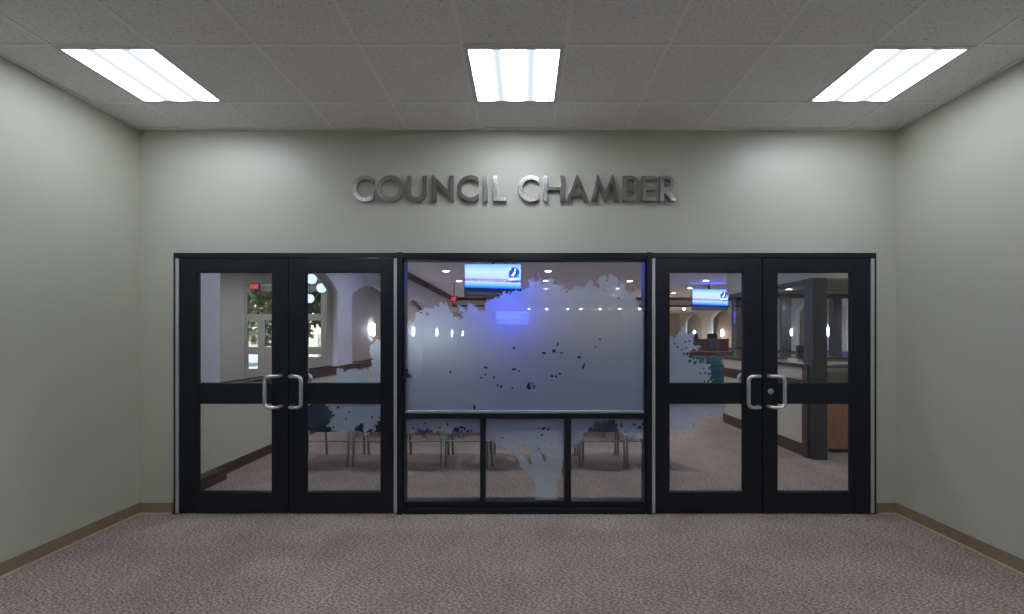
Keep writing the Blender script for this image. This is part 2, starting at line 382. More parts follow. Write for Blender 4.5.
LEFTLOW = [(400,415),(484,415),(484,431),(478,432),(470,431),(460,431.5),(452,433.5),(441,431),(437,431.5),(430,430.5),(424,429.5),(418,431),(412,433),(406,434.5),(400,435)]
MIDLOW = [(480,415),(570,415),(570,457),(565,458),(562.7,461.7),(561.6,471),(556.8,485),(555.8,512),(536,512),(535.6,485),(534,478.6),(527.9,472.6),(520.5,466.8),(519,462),(516,456),(508,449),(499.5,445.3),(492,441),(480,440)]
MIDHOLES = [[(517,448),(519,445),(524,443),(528,450),(532.8,464.8),(529.8,463.8)], [(536.7,445.3),(539.6,450),(546.4,457),(545.5,462.9),(542.5,459)]]
RIGHTLOW = [(566,415),(650,415),(650,439.4),(644,439.4),(637,438),(630.5,436.5),(624,436),(620.8,433.6),(617,427.7),(616.5,420.5),(604,421),(596.3,423.3),(588.5,429.7),(584.3,433.6),(583.6,438.4),(577,444),(570.4,450),(566,452)]
D2UP = [(386,338),(377,339.6),(373,341),(370.4,345.5),(371.5,349),(369.4,353),(371,360),(370.4,368),(369.4,368.5),(360.6,371),(352.8,368.6),(345,371),(340,368.5),(336.7,370.5),(337,375),(334,379.7),(331,383.6),(331,388),(386,388)]
D2LOW = [(325,398),(325,403.4),(328.9,409.8),(333.3,414.7),(330.3,421.5),(326.4,425.9),(331.3,430.3),(339,432.7),(348,431.8),(354.8,428.3),(360.6,423.4),(364.5,424.4),(361.6,430.3),(365.5,434.2),(369.4,430.3),(376.3,430.3),(374.3,426.4),(380,418.6),(386,416),(386,398)]
D3UP = [(665,338),(670,337.7),(675.7,336.2),(678.7,330.9),(682.6,327.5),(684,332.3),(688.4,334.8),(693.3,333.8),(693.3,339.7),(691.4,344.5),(699.2,346),(697.2,349),(688.4,350.4),(687.5,354.3),(691.4,359.2),(701,361),(704,365),(709,365),(710.4,370),(709.5,372.9),(711.4,377.8),(711.9,390),(665,390)]
D3LOW = [(665,398),(728,398),(727.5,403.4),(725.6,408.8),(720.7,416.6),(716.8,417.6),(710,414.7),(702,417.6),(694.3,419.5),(693.3,426.4),(686.5,431.3),(679.7,432.2),(670.9,429.3),(665,429)]
HOLES = [(407,374.5,3.8,1.8,.3),(405.5,380,1.2,2.2,-.4),(410,376.5,2,1.1,.5),(406.5,370.5,1.3,2,.6),(514,348,1.3,1.5,0),(514,369.3,2.3,1.3,0),(519,371,1,1.2,0),(485.7,367.4,2.1,1.2,0),(485.5,374.3,.9,1.4,0),(481.2,377.7,1.2,1.1,0),(494,377.3,1.1,1.4,0),(497.5,385.3,1,1.1,0),(501,386.6,1.4,1.3,0),(512.5,388.3,1.1,1.1,0),
 (450.5,372,1,1.5,0),(474.4,407.3,1.4,2.3,0),(530,385.7,3.1,4.2,.5),(534.2,387,1.1,3,.7),(557.7,344.5,.9,2.6,.3),(554,351,1.8,1.9,.2),(557,352.7,.9,.7,0),(561.5,353,2.1,.8,0),(544,353,2.2,1.2,.2),(600,339,1.3,1.3,0),(595.5,347,.6,1.5,0),
 (579.3,357.3,2,1.4,.2),(583.5,366.5,1,4,.35),(552,376,1.3,1.3,0),(556,376.5,1.1,1.3,0),(560,373.8,1.5,.9,0),(552,380.7,.8,.8,0),(603.7,290.3,1.2,3.2,-.7),(613.2,294.9,1.4,1,0),(618.6,298.1,1.2,1,0),(427,314,1.3,1.8,0),(421,312.7,1.3,1,0),
 (454,310,1.5,2.5,-.5),(619,284,1.1,1.6,0),(630,294,1,1.4,0),
 (674.6,343.6,1.3,.9,0),(677.6,346.8,1.3,1.1,0),(685.5,342,1.2,.9,0),(682,349.5,1,.9,0),(686.5,347.8,1.1,1,0),(684,353.7,1.3,1.2,0),(687,351.5,1.5,1,0),(690,361,1.5,1.7,0),(695,363,1.9,1.6,0),(700,362,1.2,1.5,0),(704,368.5,1.2,1.1,0),(700.5,373.5,1.5,1.2,0),
 (705,373,1.1,1.5,.4),(704.5,381.5,1,1,0),(708.5,380.8,1,1.7,0),(689.5,341,1,1.3,0),
 (338,407.5,1.6,1.2,0),(349.5,411.8,1.5,1,0),(346,419,1.3,1,0),(333,415.5,1.6,1.4,0),(330.5,428.5,1.4,1.2,0),(333.5,427.3,.9,1.4,0),(372,417,1.3,1,0),(368.6,374,1.6,5,0),(373.5,343.5,1.2,1,0),
 (419,430,2.6,1.4,.5),(413.5,428.5,1,1,0),(427.5,430.5,1.2,2.6,0),(431,432,1,1.6,0),(440,427.5,1.2,1.3,0),(445,433,1.8,2.2,.4),(447.5,424.5,1,1.6,0),(456.5,430,3.2,2.8,.3),(461.5,427.5,2.5,1.2,0),(464.5,429,1.1,1.6,0),(468,432,1.3,.9,0),(425.5,423,1,1.2,0),
 (538.5,428.8,1.1,1.2,0),(543.5,428.6,2.2,1.2,-.5),(548,429.5,1.3,1.2,0),(542,435,1.5,1.3,0),(550.4,444.3,1.7,2,0),(502.6,437.7,1.6,1.6,0),(539.5,448.5,.9,.9,0),
 (621.3,425,1.2,2.6,0),(626,431.5,3,1.7,0),(634,424.5,2.2,1.0,.5),(639.5,427.5,2,1.6,0),(643,424,1.5,1.6,0),(629,436,1.2,1.1,0),(635,435.5,1.5,1.2,0),(639,434,1,1.1,0),(711,415,1.6,1.2,0),(723,406.5,1.8,.8,0)]
def sd(poly, x, y):
    ins = False; best = 1e9; n = len(poly); j = n-1
    for i in range(n):
        x1, y1 = poly[i]; x0, y0 = poly[j]
        if (y1 > y) != (y0 > y) and x < (x0-x1)*(y-y1)/(y0-y1)+x1: ins = not ins
        dx, dy = x1-x0, y1-y0; t = ((x-x0)*dx+(y-y0)*dy)/(dx*dx+dy*dy+1e-9); t = 0 if t < 0 else 1 if t > 1 else t
        ex, ey = x-x0-t*dx, y-y0-t*dy; d = ex*ex+ey*ey
        if d < best: best = d
        j = i
    best = math.sqrt(best); return best if ins else -best
def film(pane, poly, holes=(), step=.85, amp=1.0):
    x0, x1, y0, y1 = pane
    nx = int((x1-x0)/step)+1; ny = int((y1-y0)/step)+1
    hs = [h for h in HOLES if x0-5 < h[0] < x1+5 and y0-5 < h[1] < y1+5]
    def fld(x, y):
        d = sd(poly, x, y)
        if d < 9: d += 3.4*amp*noise.noise((x*.33, y*.33, 3.1)) + 3.2*amp*noise.noise((x*.9, y*.9, 8.))
        for h in holes: d = min(d, -sd(h, x, y))
        for hx, hy, a, b, r in hs:
            if abs(x-hx) < 6 and abs(y-hy) < 6:
                u = (x-hx)*math.cos(r)+(y-hy)*math.sin(r); v = -(x-hx)*math.sin(r)+(y-hy)*math.cos(r)
                q = (math.hypot(u/a, v/b)-1)*min(a, b) + .35*noise.noise((x*1.2, y*1.2, 1.)); d = min(d, q)
        return d
    G = [[fld(x0+(x1-x0)*i/nx, y0+(y1-y0)*j/ny) for j in range(ny+1)] for i in range(nx+1)]
    out = {'v': [], 'f': []}; key = {}
    def vert(k, x, y):
        if k not in key: key[k] = len(out['v']); out['v'].append((X(x, FILM), 0, Z(y, FILM)))
        return key[k]
    P = lambda i, j: (x0+(x1-x0)*i/nx, y0+(y1-y0)*j/ny)
    for i in range(nx):
        for j in range(ny):
            c = [(i,j),(i,j+1),(i+1,j+1),(i+1,j)]; v = [G[a][b] for a, b in c]
            if max(v) <= 0: continue
            f = []
            for q in range(4):
                a, b = c[q], c[(q+1) % 4]; va, vb = v[q], v[(q+1) % 4]
                if va > 0: f.append(vert(a, *P(*a)))
                if (va > 0) != (vb > 0):
                    t = va/(va-vb); pa, pb = P(*a), P(*b)
                    f.append(vert((min(a,b), max(a,b)), pa[0]+(pb[0]-pa[0])*t, pa[1]+(pb[1]-pa[1])*t))
            if len(f) > 2: out['f'].append(f)
    vs = [(x, FILM, z) for x, _, z in out['v']]
    me = bpy.data.meshes.new('film'); me.from_pydata(vs, [], out['f'])
    me.update()
    if me.polygons and me.polygons[0].normal.y > 0: me.flip_normals()
    return me

# ------------------------------------------------------------------ door leaves
GL = WALL+.036
def pane_px(x0, x1, y0, y1, m=2.2): return (x0-m, x1+m, y0-m, y1+m)
def pull(x_m, x_v, z0, z1, yface, out):
    """bent tube: from the rose at x_m out to a vertical grip at x_v"""
    yo = yface - out; r = .035; s = 1 if x_v > x_m else -1
    pts = [(x_m, yface, z1), (x_m+s*.006, yface-out*.55, z1)]
    pts = [(x_m, yface, z1)] + [(x_m+s*.012*math.sin(t), yface-out*.9*math.sin(t), z1) for t in (.5, 1.0)] + [(x_m+(x_v-x_m)*.45, yo, z1), (x_v-s*r, yo, z1)]
    pts += [(x_v-s*r+s*r*math.sin(t), yo, z1-r+r*math.cos(t)) for t in (.5, 1.05, 1.57)]
    lo = [(p[0], p[1], z0+z1-p[2]) for p in pts][::-1]
    return MB().tube(pts+lo, .0142, 12).lathe([(0.0001,0),(.019,0),(.019,.004),(.0001,.004)], 16, (0,0,0), caps=False) if False else MB().tube(pts+lo, .0142, 12)
LFY = WALL-.010; LBY = WALL+.036
def leaf(n, x0, x1, g0, g1, hinge, mount, grip, label, upper=None, lower=None, lock=False):
    lx = lambda p: X(p, LFY); lz = lambda p: Z(p, LFY)
    zt = lz(258.3); zb = .008
    zs = (lz(272.0), lz(383.3), lz(403.8), lz(492.3))
    a, b, c, d = lx(x0), lx(x1), lx(g0), lx(g1)
    m = MB()
    m.box(a, c, LFY, LBY, zb, zt); m.box(d, b, LFY, LBY, zb, zt)
    m.box(c, d, LFY, LBY, zs[0], zt); m.box(c, d, LFY, LBY, zs[2], zs[1]); m.box(c, d, LFY, LBY, zb, zs[3])
    o = tag(m.build('door_%d' % n, M['black'], bevel=.0012), label, 'door', kind='structure')
    for (u, v) in ((zs[1], zs[0]), (zs[3], zs[2])):
        MB().box(c-.004, d+.004, WALL+.010, WALL+.016, u-.004, v+.004).build('glass_pane', M['glass'], o)
        s = MB()
        for q in ((c, c+.003, u, v), (d-.003, d, u, v), (c, d, u, u+.003), (c, d, v-.003, v)): s.box(q[0], q[1], LFY+.012, LBY-.006, q[2], q[3])
        s.build('glazing_stop', M['gasket'], o)
    h0, h1 = hinge
    hg = MB().box(lx(h0), lx(h1), LFY-.005, LBY, .012, zt-.002).build('continuous_hinge', M['alu'], o, bevel=.001); hg['label'] = 'pale aluminium hinge strip'
    mx = lx(mount); gx = X(grip, LFY-.068)
    hd = pull(mx, gx, Z(406.5, LFY-.01), Z(375.8, LFY-.01), LFY, .068); hh = hd.build('pull_handle', M['satin'], o, smooth=True); hh['label'] = 'silver bent pull handle facing the hall'
    s = 1 if gx > mx else -1
    hd = pull(mx, mx+s*.10, Z(406.5, LFY-.01), Z(375.8, LFY-.01), 0, .068).mesh()
    for v in hd.vertices: v.co.y = LBY - v.co.y
    ih = obj('inner_pull_handle', hd, M['satin'], o, smooth=True)
    if lock:
        l = MB().lathe([(.0235,0),(.0235,.006),(.019,.012),(.019,.014)], 20); me = l.mesh()
        me.transform(Matrix.Translation((X(770.5, LFY), LFY, Z(391.5, LFY))) @ Matrix.Rotation(PI/2, 4, 'X'))
        lc = obj('lock_cylinder', me, M['satin'], o, smooth=False, bevel=.001)
        MB().box(X(770.5,LFY)-.0015, X(770.5,LFY)+.0015, LFY-.0155, LFY-.013, Z(391.5,LFY)-.006, Z(391.5,LFY)+.006).build('keyway', M['gasket'], lc)
    global FILM
    FILM = WALL+.019
    if upper: obj('frosted_film', film(pane_px(g0, g1, 272, 383.3), upper), M['frost'], o)['label'] = 'frosted tree crown outline'
    if lower: obj('frosted_film', film(pane_px(g0, g1, 403.8, 492.3), lower), M['frost'], o)['label'] = 'frosted lower leaves outline'
    FILM = WALL+.046
    return o
leaf(1, 179.3, 287.9, 196.6, 271.6, (175.5, 179.0), 281.5, 264.6, 'black framed glass door, outermost on the left, its glass unfrosted')
leaf(2, 289.0, 393.6, 305.2, 380.3, (393.9, 396.9), 292.0, 301.0, 'black framed glass door left of the middle window, partly frosted', D2UP, D2LOW)
leaf(3, 655.4, 762.0, 669.7, 744.2, (652.0, 655.1), 757.8, 748.7, 'black framed glass door right of the middle window, partly frosted', D3UP, D3LOW)
leaf(4, 763.1, 870.4, 777.7, 852.2, (870.8, 874.3), 767.6, 784.7, 'black framed glass door, outermost on the right, with round lock', lock=True)

# ------------------------------------------------------------------ middle window
wf = MB()
a0, a1 = fx(402.2), fx(647.0)
zt = fz(259.8); zm0, zm1 = fz(419.3), fz(413.6)
wf.box(a0, fx(403.6), FY0+.02, FY1, 0, hb); wf.box(fx(645.4), a1, FY0+.02, FY1, 0, hb)
i0, i1 = fx(403.6), fx(645.4)
wf.box(i0, i1, FY0+.005, FY1, zt, hb)
wf.box(i0, i1, FY0+.004, FY1, zm0+.004, zm1)
wf.box(i0, i1, FY0+.004, FY1, 0, fz(508.5)); wf.box(i0, i1, FY0+.03, FY1, 0, fz(502.8))
for p0, p1 in ((480.0, 485.4), (564.6, 571.2)): wf.box(fx(p0), fx(p1), FY0+.006, FY1-.002, fz(502.8)-.001, zm0+.003)
win = tag(wf.build('window_1', M['black'], bevel=.0015), 'black framed middle window with a frosted tree over four panes', 'window', kind='structure')
sl = MB().box(i0, i1, FY0+.03, FY0+.05, zm1, zm1+.018).build('sill_bead', M['alu'], win, bevel=.002)
zlo = fz(502.8)
panes = [((403.6, 645.4), zm1, zt, (402, 648, 257, 417), CANOPY, ()), ((403.6, 480.0), zlo, zm0, (403, 482, 417, 503), LEFTLOW, ()),
         ((485.4, 564.6), zlo, zm0, (483, 567, 417, 506), MIDLOW, MIDHOLES), ((571.2, 645.4), zlo, zm0, (569, 648, 417, 503), RIGHTLOW, ())]
for (p0, p1), za, zb_, pp, poly, hl in panes:
    MB().box(fx(p0)-.003, fx(p1)+.003, GL, GL+.006, za-.003, zb_+.003).build('glass_pane', M['glass'], win)
    obj('frosted_film', film(pp, poly, hl, amp=.25 if poly is MIDLOW else 1.0), M['frost'], win)['label'] = 'frosted tree film on the glass'

# ------------------------------------------------------------------ chamber shell
def arch(y0, y1, zb, spring, apex, n=16):
    c = (y0+y1)/2; w = (y1-y0)/2; h = apex-spring
    R = (w*w+h*h)/(2*h); a = math.asin(min(1, w/R)); zc = apex-R
    return [(y1, zb)] + [(c+R*math.sin(a-2*a*k/n), zc+R*math.cos(a-2*a*k/n)) for k in range(n+1)] + [(y0, zb)]
RAIL = .965
lcent = [9.2, 12.65, 16.1, 19.55, 23.0]
loops = [rect(WALL+.12, CB, 0, CEIL), arch(4.42, 7.21, RAIL, 2.25, 2.68)] + [arch(c-1.4, c+1.4, RAIL, 2.25, 2.57) for c in lcent]
struct('wall_chamber_left', flat(loops, .18, 'YZ'), M['chamber_wall'], 'pale chamber wall with a row of arches seen through the left doors', 'wall', loc=(LW-.09, 0, 0))
struct('wall_niche_left', MB().box(LW-.30, LW-.22, 7.45, CB, 0, CEIL).mesh(), M['niche'], 'beige wall behind the left row of arches', 'wall')
rcent = [9.5, 13.1, 16.35, 19.6, 22.9]
loops = [rect(WALL+.12, CB, 0, CEIL)] + [arch(c-1.15, c+1.15, RAIL, 2.3, 2.68) for c in rcent]
struct('wall_chamber_right', flat(loops, .18, 'YZ'), M['chamber_wall'], 'pale chamber wall with arches seen through the right doors', 'wall', loc=(CR+.09, 0, 0))
struct('wall_niche_right', MB().box(CR+.42, CR+.5, WALL+.12, CB, 0, CEIL).mesh(), M['niche'], 'beige wall behind the right row of arches', 'wall')
struct('wall_far', MB().box(-12.2, CR+.4, CB, CB+.15, 0, CEIL).mesh(), M['niche'], 'beige far end wall of the chamber behind the dais', 'wall')
# dark chair rail, base and crown along the left and right chamber walls
def strip(name, x0, x1, y0, y1, z0, z1, m, label, cat): return struct(name, MB().box(x0, x1, y0, y1, z0, z1).mesh(), m, label, cat, bevel=.004)
strip('trim_4', LW-.19, LW+.025, 4.42, CB, .84, RAIL, M['wood'], 'dark red wooden chair rail along the left chamber wall', 'chair rail')
strip('trim_5', CR-.025, CR+.19, WALL+.12, CB, .84, RAIL, M['wood'], 'dark red wooden chair rail along the right chamber wall', 'chair rail')
strip('baseboard_chamber_left', LW, LW+.02, 4.33, CB, 0, .115, M['wood_base'], 'dark wooden baseboard along the left chamber wall', 'baseboard')
strip('trim_6', LW, LW+.135, WALL+.13, 4.33, 0, .115, M['wood_base'], 'boxed dark wooden base projecting near the left door', 'baseboard')
strip('trim_7', LW, LW+.09, WALL+.13, CB, CEIL-.15, CEIL, M['dark_trim'], 'dark crown moulding along the left chamber wall', 'crown moulding')
strip('trim_8', CR-.09, CR, WALL+.13, CB, CEIL-.15, CEIL, M['dark_trim'], 'dark crown moulding along the right chamber wall', 'crown moulding')
BK = 18.8
struct('wall_bulkhead', MB().box(LW, CR, BK, CB, 2.80, CEIL).mesh(), M['chamber_wall'], 'pale dropped soffit over the dais at the far end', 'bulkhead')
strip('trim_9', LW, CR, BK-.07, BK, CEIL-.13, CEIL, M['dark_trim'], 'dark crown moulding along the soffit over the dais', 'crown moulding')
strip('trim_10', LW, CR, BK-.04, BK+.02, 2.785, 2.86, M['dark_trim'], 'dark lower edge of the soffit over the dais', 'trim')

M['wain'] = noisy('cream_low_wall_paint', (.52,.50,.39), (.54,.52,.41), 20, .6, 3)
struct('wall_low_left', MB().box(LW, LW+.006, WALL+.13, CB, .1, .845).mesh(), M['wain'], 'cream low wall under the chair rail at the left of the chamber', 'wall')
# side lobby seen through the first arch, with its glazed street entrance
LB = 11.0
D0, D1 = X(244.5, LB), X(322, LB)
struct('wall_lobby_far', flat([[(-12.2,0),(D0,0),(D0,2.92),(D1,2.92),(D1,0),(LW-.18,0),(LW-.18,CEIL),(-12.2,CEIL)]], .15), M['lobby_wall'], 'taupe lobby wall around the glazed street entrance', 'wall', loc=(0, LB, 0))
struct('wall_lobby_left', MB().box(-12.2, -12.05, WALL, LB, 0, CEIL).mesh(), M['lobby_wall'], 'taupe side wall of the lobby', 'wall')
e = MB()
LQ = [0]
def lbox(p0, p1, q0, q1, d=0.):
    LQ[0] += 1; d = .0015*LQ[0]; e.box(X(p0, LB), X(p1, LB), LB+.02+d, LB+.09, Z(q1, LB), Z(q0, LB))
lbox(244.5, 322, 282.0, 283.6); lbox(244.5, 322, 285.5, 291.2); lbox(244.5, 246.5, 282, 392); lbox(320.3, 322, 282, 392)
lbox(244.5, 322, 314, 320.5); lbox(257, 264, 316, 392); lbox(284, 288, 284, 392); lbox(303, 307, 316, 392)
lbox(244.5, 322, 347, 354.5); lbox(244.5, 257, 369, 392); lbox(264, 284, 347, 392); lbox(288, 303, 347, 350); lbox(307,322,357,392)
ent = tag(e.build('window_2', M['lobby_wall'], bevel=.004), 'glazed street entrance with daylight and trees, beyond the first arch', 'window', kind='structure')
MB().box(D0+.02, D1-.02, LB+.05, LB+.056, .1, 2.9).build('glass_pane', M['glass'], ent)
# ground and trees outside
struct('ground', MB().box(-40, 0, LB+.16, 60, -.3, -.12).mesh(), M['asphalt'], 'pale paving outside the street entrance', 'ground')
def tree(x, y, h, r, label, seed):
    random.seed(seed); t = empty('tree', (x, y, -.12)); tag(t, label, 'tree', 'trees outside the street entrance')
    MB().tube([(0,0,0),(.05,0,h*.3),(-.04,.05,h*.6),(.02,0,h*.85)], .16, 10, .04).build('trunk', M['bark'], t, smooth=True)
    bm = bmesh.new()
    for _ in range(5200):
        u = Vector((random.gauss(0,1), random.gauss(0,1), random.gauss(0,1))).normalized()*(random.random()**.33)
        p = Vector((u.x*r, u.y*r, h*.62+u.z*h*.42))
        a = Vector((random.gauss(0,1), random.gauss(0,1), random.gauss(0,1))).normalized()*.13; b = a.cross(Vector((random.random(), random.random(), .3))).normalized()*.07
        bm.faces.new([bm.verts.new(p+q) for q in (-a, b, a, -b)])
    me = bpy.data.meshes.new('crown'); bm.to_mesh(me); bm.free(); obj('crown', me, M['leaf'], t)
tree(-10.0, 17, 5.2, 2.0, 'leafy green tree beyond the left side of the street entrance', 3)
tree(-15.6, 21, 6.5, 2.4, 'tall leafy tree at the far left beyond the street entrance', 5)
tree(-9.3, 23.5, 7.2, 2.0, 'leafy green tree beyond the right side of the street entrance', 9)

# ------------------------------------------------------------------ small fixtures
def globe(px, py, d, rpx, label):
    r = rpx*d/F; c = (X(px, d), d, Z(py, d)); o = empty('pendant_light', c); tag(o, label, 'light', 'globe pendants in the lobby')
    n = 12; MB().lathe([(max(r*math.sin(PI*k/n), .001), -r*math.cos(PI*k/n)) for k in range(n+1)], 20).build('globe', M['globe'], o, smooth=True)
    MB().tube([(0,0,r), (0,0,CEIL-c[2])], .006, 6).lathe([(.03,r-.005),(.03,r+.03)], 12).lathe([(.05,CEIL-c[2]-.02),(.05,CEIL-c[2]-.001)], 16).build('stem', M['plastic'], o)
globe(311.5, 279, 9.4, 5, 'highest round white globe pendant in the lobby')
globe(321.5, 288, 9.9, 4.7, 'round white globe pendant farthest right in the lobby')
globe(309.5, 298.5, 10.4, 4.4, 'lowest round white globe pendant, against the trees')

def exit_sign(loc, rz, label, w=.30, h=.19, hang=None):
    o = empty('exit_sign', loc, rz); tag(o, label, 'sign', 'red exit signs')
    MB().box(-w/2, w/2, 0, .05, -h/2, h/2).build('housing', M['plastic'], o, bevel=.004)
    if hang: MB().tube([(0,.025,h/2),(0,.025,hang)], .012, 8).build('stem', M['plastic'], o)
    c = h*.62; x = -w*.40; gap = w*.05; t = MB(); ws = (.55, .62, .17, .55); tot = sum(ws)*c; gap = (w*.84-tot)/3
    for ch, W in zip('EXIT', ws):
        me = flat([[(p[0]*c, p[1]*c) for p in lp] for lp in glyph(ch, W)], .004); t.add(me, Matrix.Translation((x, -.004, -c/2))); bpy.data.meshes.remove(me); x += W*c+gap
    t.build('lettering', M['exit'], o)
exit_sign((X(254.6, 10.9), 10.90, Z(286.4, 10.9)), 0, 'red EXIT sign over the street entrance in the lobby', .24, .17)
exit_sign((X(453.5, 13.4), 13.4, Z(299, 13.4)), math.radians(-38), 'red EXIT sign hanging near the left chamber wall', .24, .19, CEIL-Z(299,13.4))

SPOTS = []
def downlight(x, y, z, label, r=.085, power=30, group='round downlights in the chamber ceiling', col=(.93,.93,1)):
    o = empty('downlight', (x, y, z)); tag(o, label, 'light', group)
    MB().lathe([(r+.02,-.001),(r+.02,-.008),(r,-.010),(r,-.001)], 20, caps=False).build('trim_ring', M['pbox'], o)
    if 'soffit' in group: MB().lathe([(r,-.004),(r*.95,-.02),(r*.75,-.045),(r*.4,-.062),(.002,-.068)], 16).build('bulb', M['bulb'], o, smooth=True)
    else: MB().lathe([(r,-.004),(r,-.002)], 20).build('lens', M['lamp'], o)
    SPOTS.append((x, y, z-(.09 if 'soffit' in group else .03), power, col, r))
dl = [(446,271.0,'first downlight left of the near screen'),(459,281,'second downlight left of the near screen, close to its edge'),(548,271,'downlight right of the near screen'),(546,280.5,'dim downlight just above the frosted crown'),
      (629.5,281,'downlight over the right side of the frosted crown'),(706,280.5,'brighter downlight above the far screen'),(690,288,'downlight left of the far screen')]
downlight(X(789, 6.72), 6.72, 2.235, 'small lamp in the low booth ceiling, right beside the glass', .05, 34, 'lamps in the booth ceiling')
downlight(5.6, 6.3, 2.235, 'small added lamp in the low booth ceiling, out of view over the booth middle', .05, 34, 'lamps in the booth ceiling')  # second booth lamp, out of view, added to lift the dark interior
for px, py, lab in dl:
    d = (CEIL-EYE)*F/(VY-py); downlight(X(px, d), d, CEIL, 'round white ' + lab, power=58)
hidden = [(4.9,4.35),(-1.9,4.85),(.78,4.75),(1.9,6.6),(-1.9,7.4),(.78,7.4),(3.4,9.2),(6.2,9.6),(7.2,12.3),(-1.85,15.2),(.8,15.2),(3.4,15.2),(6.0,16.8)]  # unseen downlights added to raise the brightness of the chamber
for i, (x, y) in enumerate(hidden):
    row = 'nearest the doors' if y < 5 else 'over the seating' if y < 9 else 'near the dais'
    downlight(x, y, CEIL, 'added round white downlight %s, unseen above the glass' % row, power=190 if x > 6 else 58)
names = ['farthest left','second from left','third from left','fourth from left','fifth from left','sixth from left','seventh from left, bare beside the frost','farthest right, above the dais']
for nm, px in zip(names, (529,547,568,581,600,620,640,684)):
    d = 20.1; downlight(X(px, d), d, 2.80, 'small bright lamp under the far soffit, ' + nm, .07, 220, 'soffit lamps over the dais', (1,.88,.72))

def sconce(side, y, label):
    x = LW-.22 if side < 0 else CR+.42
    s = -side
    o = empty('wall_sconce', (x, y, 1.62), 0); tag(o, label, 'light', 'wall sconces in the %s arches' % ('left' if side < 0 else 'right'))
    m = MB(); n = 10; pr = [(s*.06*math.sin(PI*k/n), .055*math.cos(PI*k/n)) for k in range(n+1)]
    a = [m.bm.verts.new((p[0]+s*.012, p[1], -.13)) for p in pr]; b = [m.bm.verts.new((p[0]+s*.012, p[1], .14)) for p in pr]
    for q in range(n): m.bm.faces.new((a[q], a[q+1], b[q+1], b[q]))
    m.bm.faces.new(a); m.bm.faces.new(b[::-1]); m.bm.faces.new((a[0], b[0], b[-1], a[-1]))
    m.build('shade', M['sconce'], o)
    MB().box(min(0, s*.012), max(0, s*.012), -.06, .06, -.155, .155).build('backplate', M['dark_trim'], o)
for c, w in zip(lcent, ('nearest','second','third','fourth','farthest')):
    sconce(-1, c+.2, 'lit half-round sconce in the %s niche of the left arches' % w)
for c, w in zip(rcent, ('nearest','second','third','fourth','farthest')):
    sconce(1, c+(.7 if c > 19 else .1), 'lit half-round sconce in the %s niche of the right arches' % w)

# ------------------------------------------------------------------ hanging screens
def screen_mat():
    m = emis('lake_city_picture', (1,1,1), 1.0); e = [n for n in m.node_tree.nodes if n.type == 'EMISSION'][0]
    e.inputs['Strength'].default_value = 3.0
    tc = N(m, 'ShaderNodeTexCoord'); sp = N(m, 'ShaderNodeSeparateXYZ')
    n = N(m, 'ShaderNodeTexNoise'); n.inputs['Scale'].default_value = 22; n.inputs['Detail'].default_value = 4
    mp = N(m, 'ShaderNodeMapping'); mp.inputs['Scale'].default_value = (1, 1, 3)
    sub = N(m, 'ShaderNodeMath', operation='SUBTRACT'); sub.inputs[1].default_value = .5
    tilt = N(m, 'ShaderNodeMath', operation='MULTIPLY_ADD'); tilt.inputs[1].default_value = .03     # shoreline slants
    add = N(m, 'ShaderNodeMath', operation='MULTIPLY_ADD'); add.inputs[1].default_value = .06
    mr = N(m, 'ShaderNodeMapRange'); mr.inputs['From Min'].default_value = -.345; mr.inputs['From Max'].default_value = .345
    r = ramp(m, [(.0,(.004,.008,.02)),(.08,(.022,.016,.03)),(.14,(.004,.007,.018)),(.24,(.003,.006,.02)),(.27,(.01,.07,.9)),(.36,(.06,.18,2.3)),(.44,(.17,.22,1.6)),(.455,(.03,.025,.09)),(.48,(.12,.08,.16)),(.51,(.06,.07,.30)),(.56,(.17,.20,1.3)),(.78,(.17,.24,2.6)),(1.,(.07,.16,2.6))])
    L(m, tc, 'Object', sp, 0); L(m, tc, 'Object', mp, 0); L(m, mp, 0, n, 'Vector'); L(m, n, 'Fac', sub, 0)
    L(m, sub, 0, add, 0); L(m, sp, 'Z', add, 2); L(m, sp, 'X', tilt, 0); L(m, add, 0, tilt, 2); L(m, tilt, 0, mr, 'Value')
    L(m, mr, 0, r, 'Fac'); cm = N(m, 'ShaderNodeMix', data_type='RGBA', blend_type='MULTIPLY'); cm.inputs[0].default_value = 1; cm.inputs[7].default_value = (1,1,1,1)
    L(m, r, 'Color', cm, 6); L(m, cm, 2, e, 'Color')
    return m
M['picture'] = screen_mat()
M['logo_blue'] = emis('logo_blue', (.01,.05,.75), 1.2); M['logo_white'] = emis('logo_white', (.80,.90,1), 1.3); M['logo_yellow'] = emis('logo_yellow', (.85,.95,.35), 1.1); M['logo_green'] = emis('logo_green', (.03,.55,.40), 1.0)
M['lights'] = emis('city_lights', (1,.72,.55), 1.2)
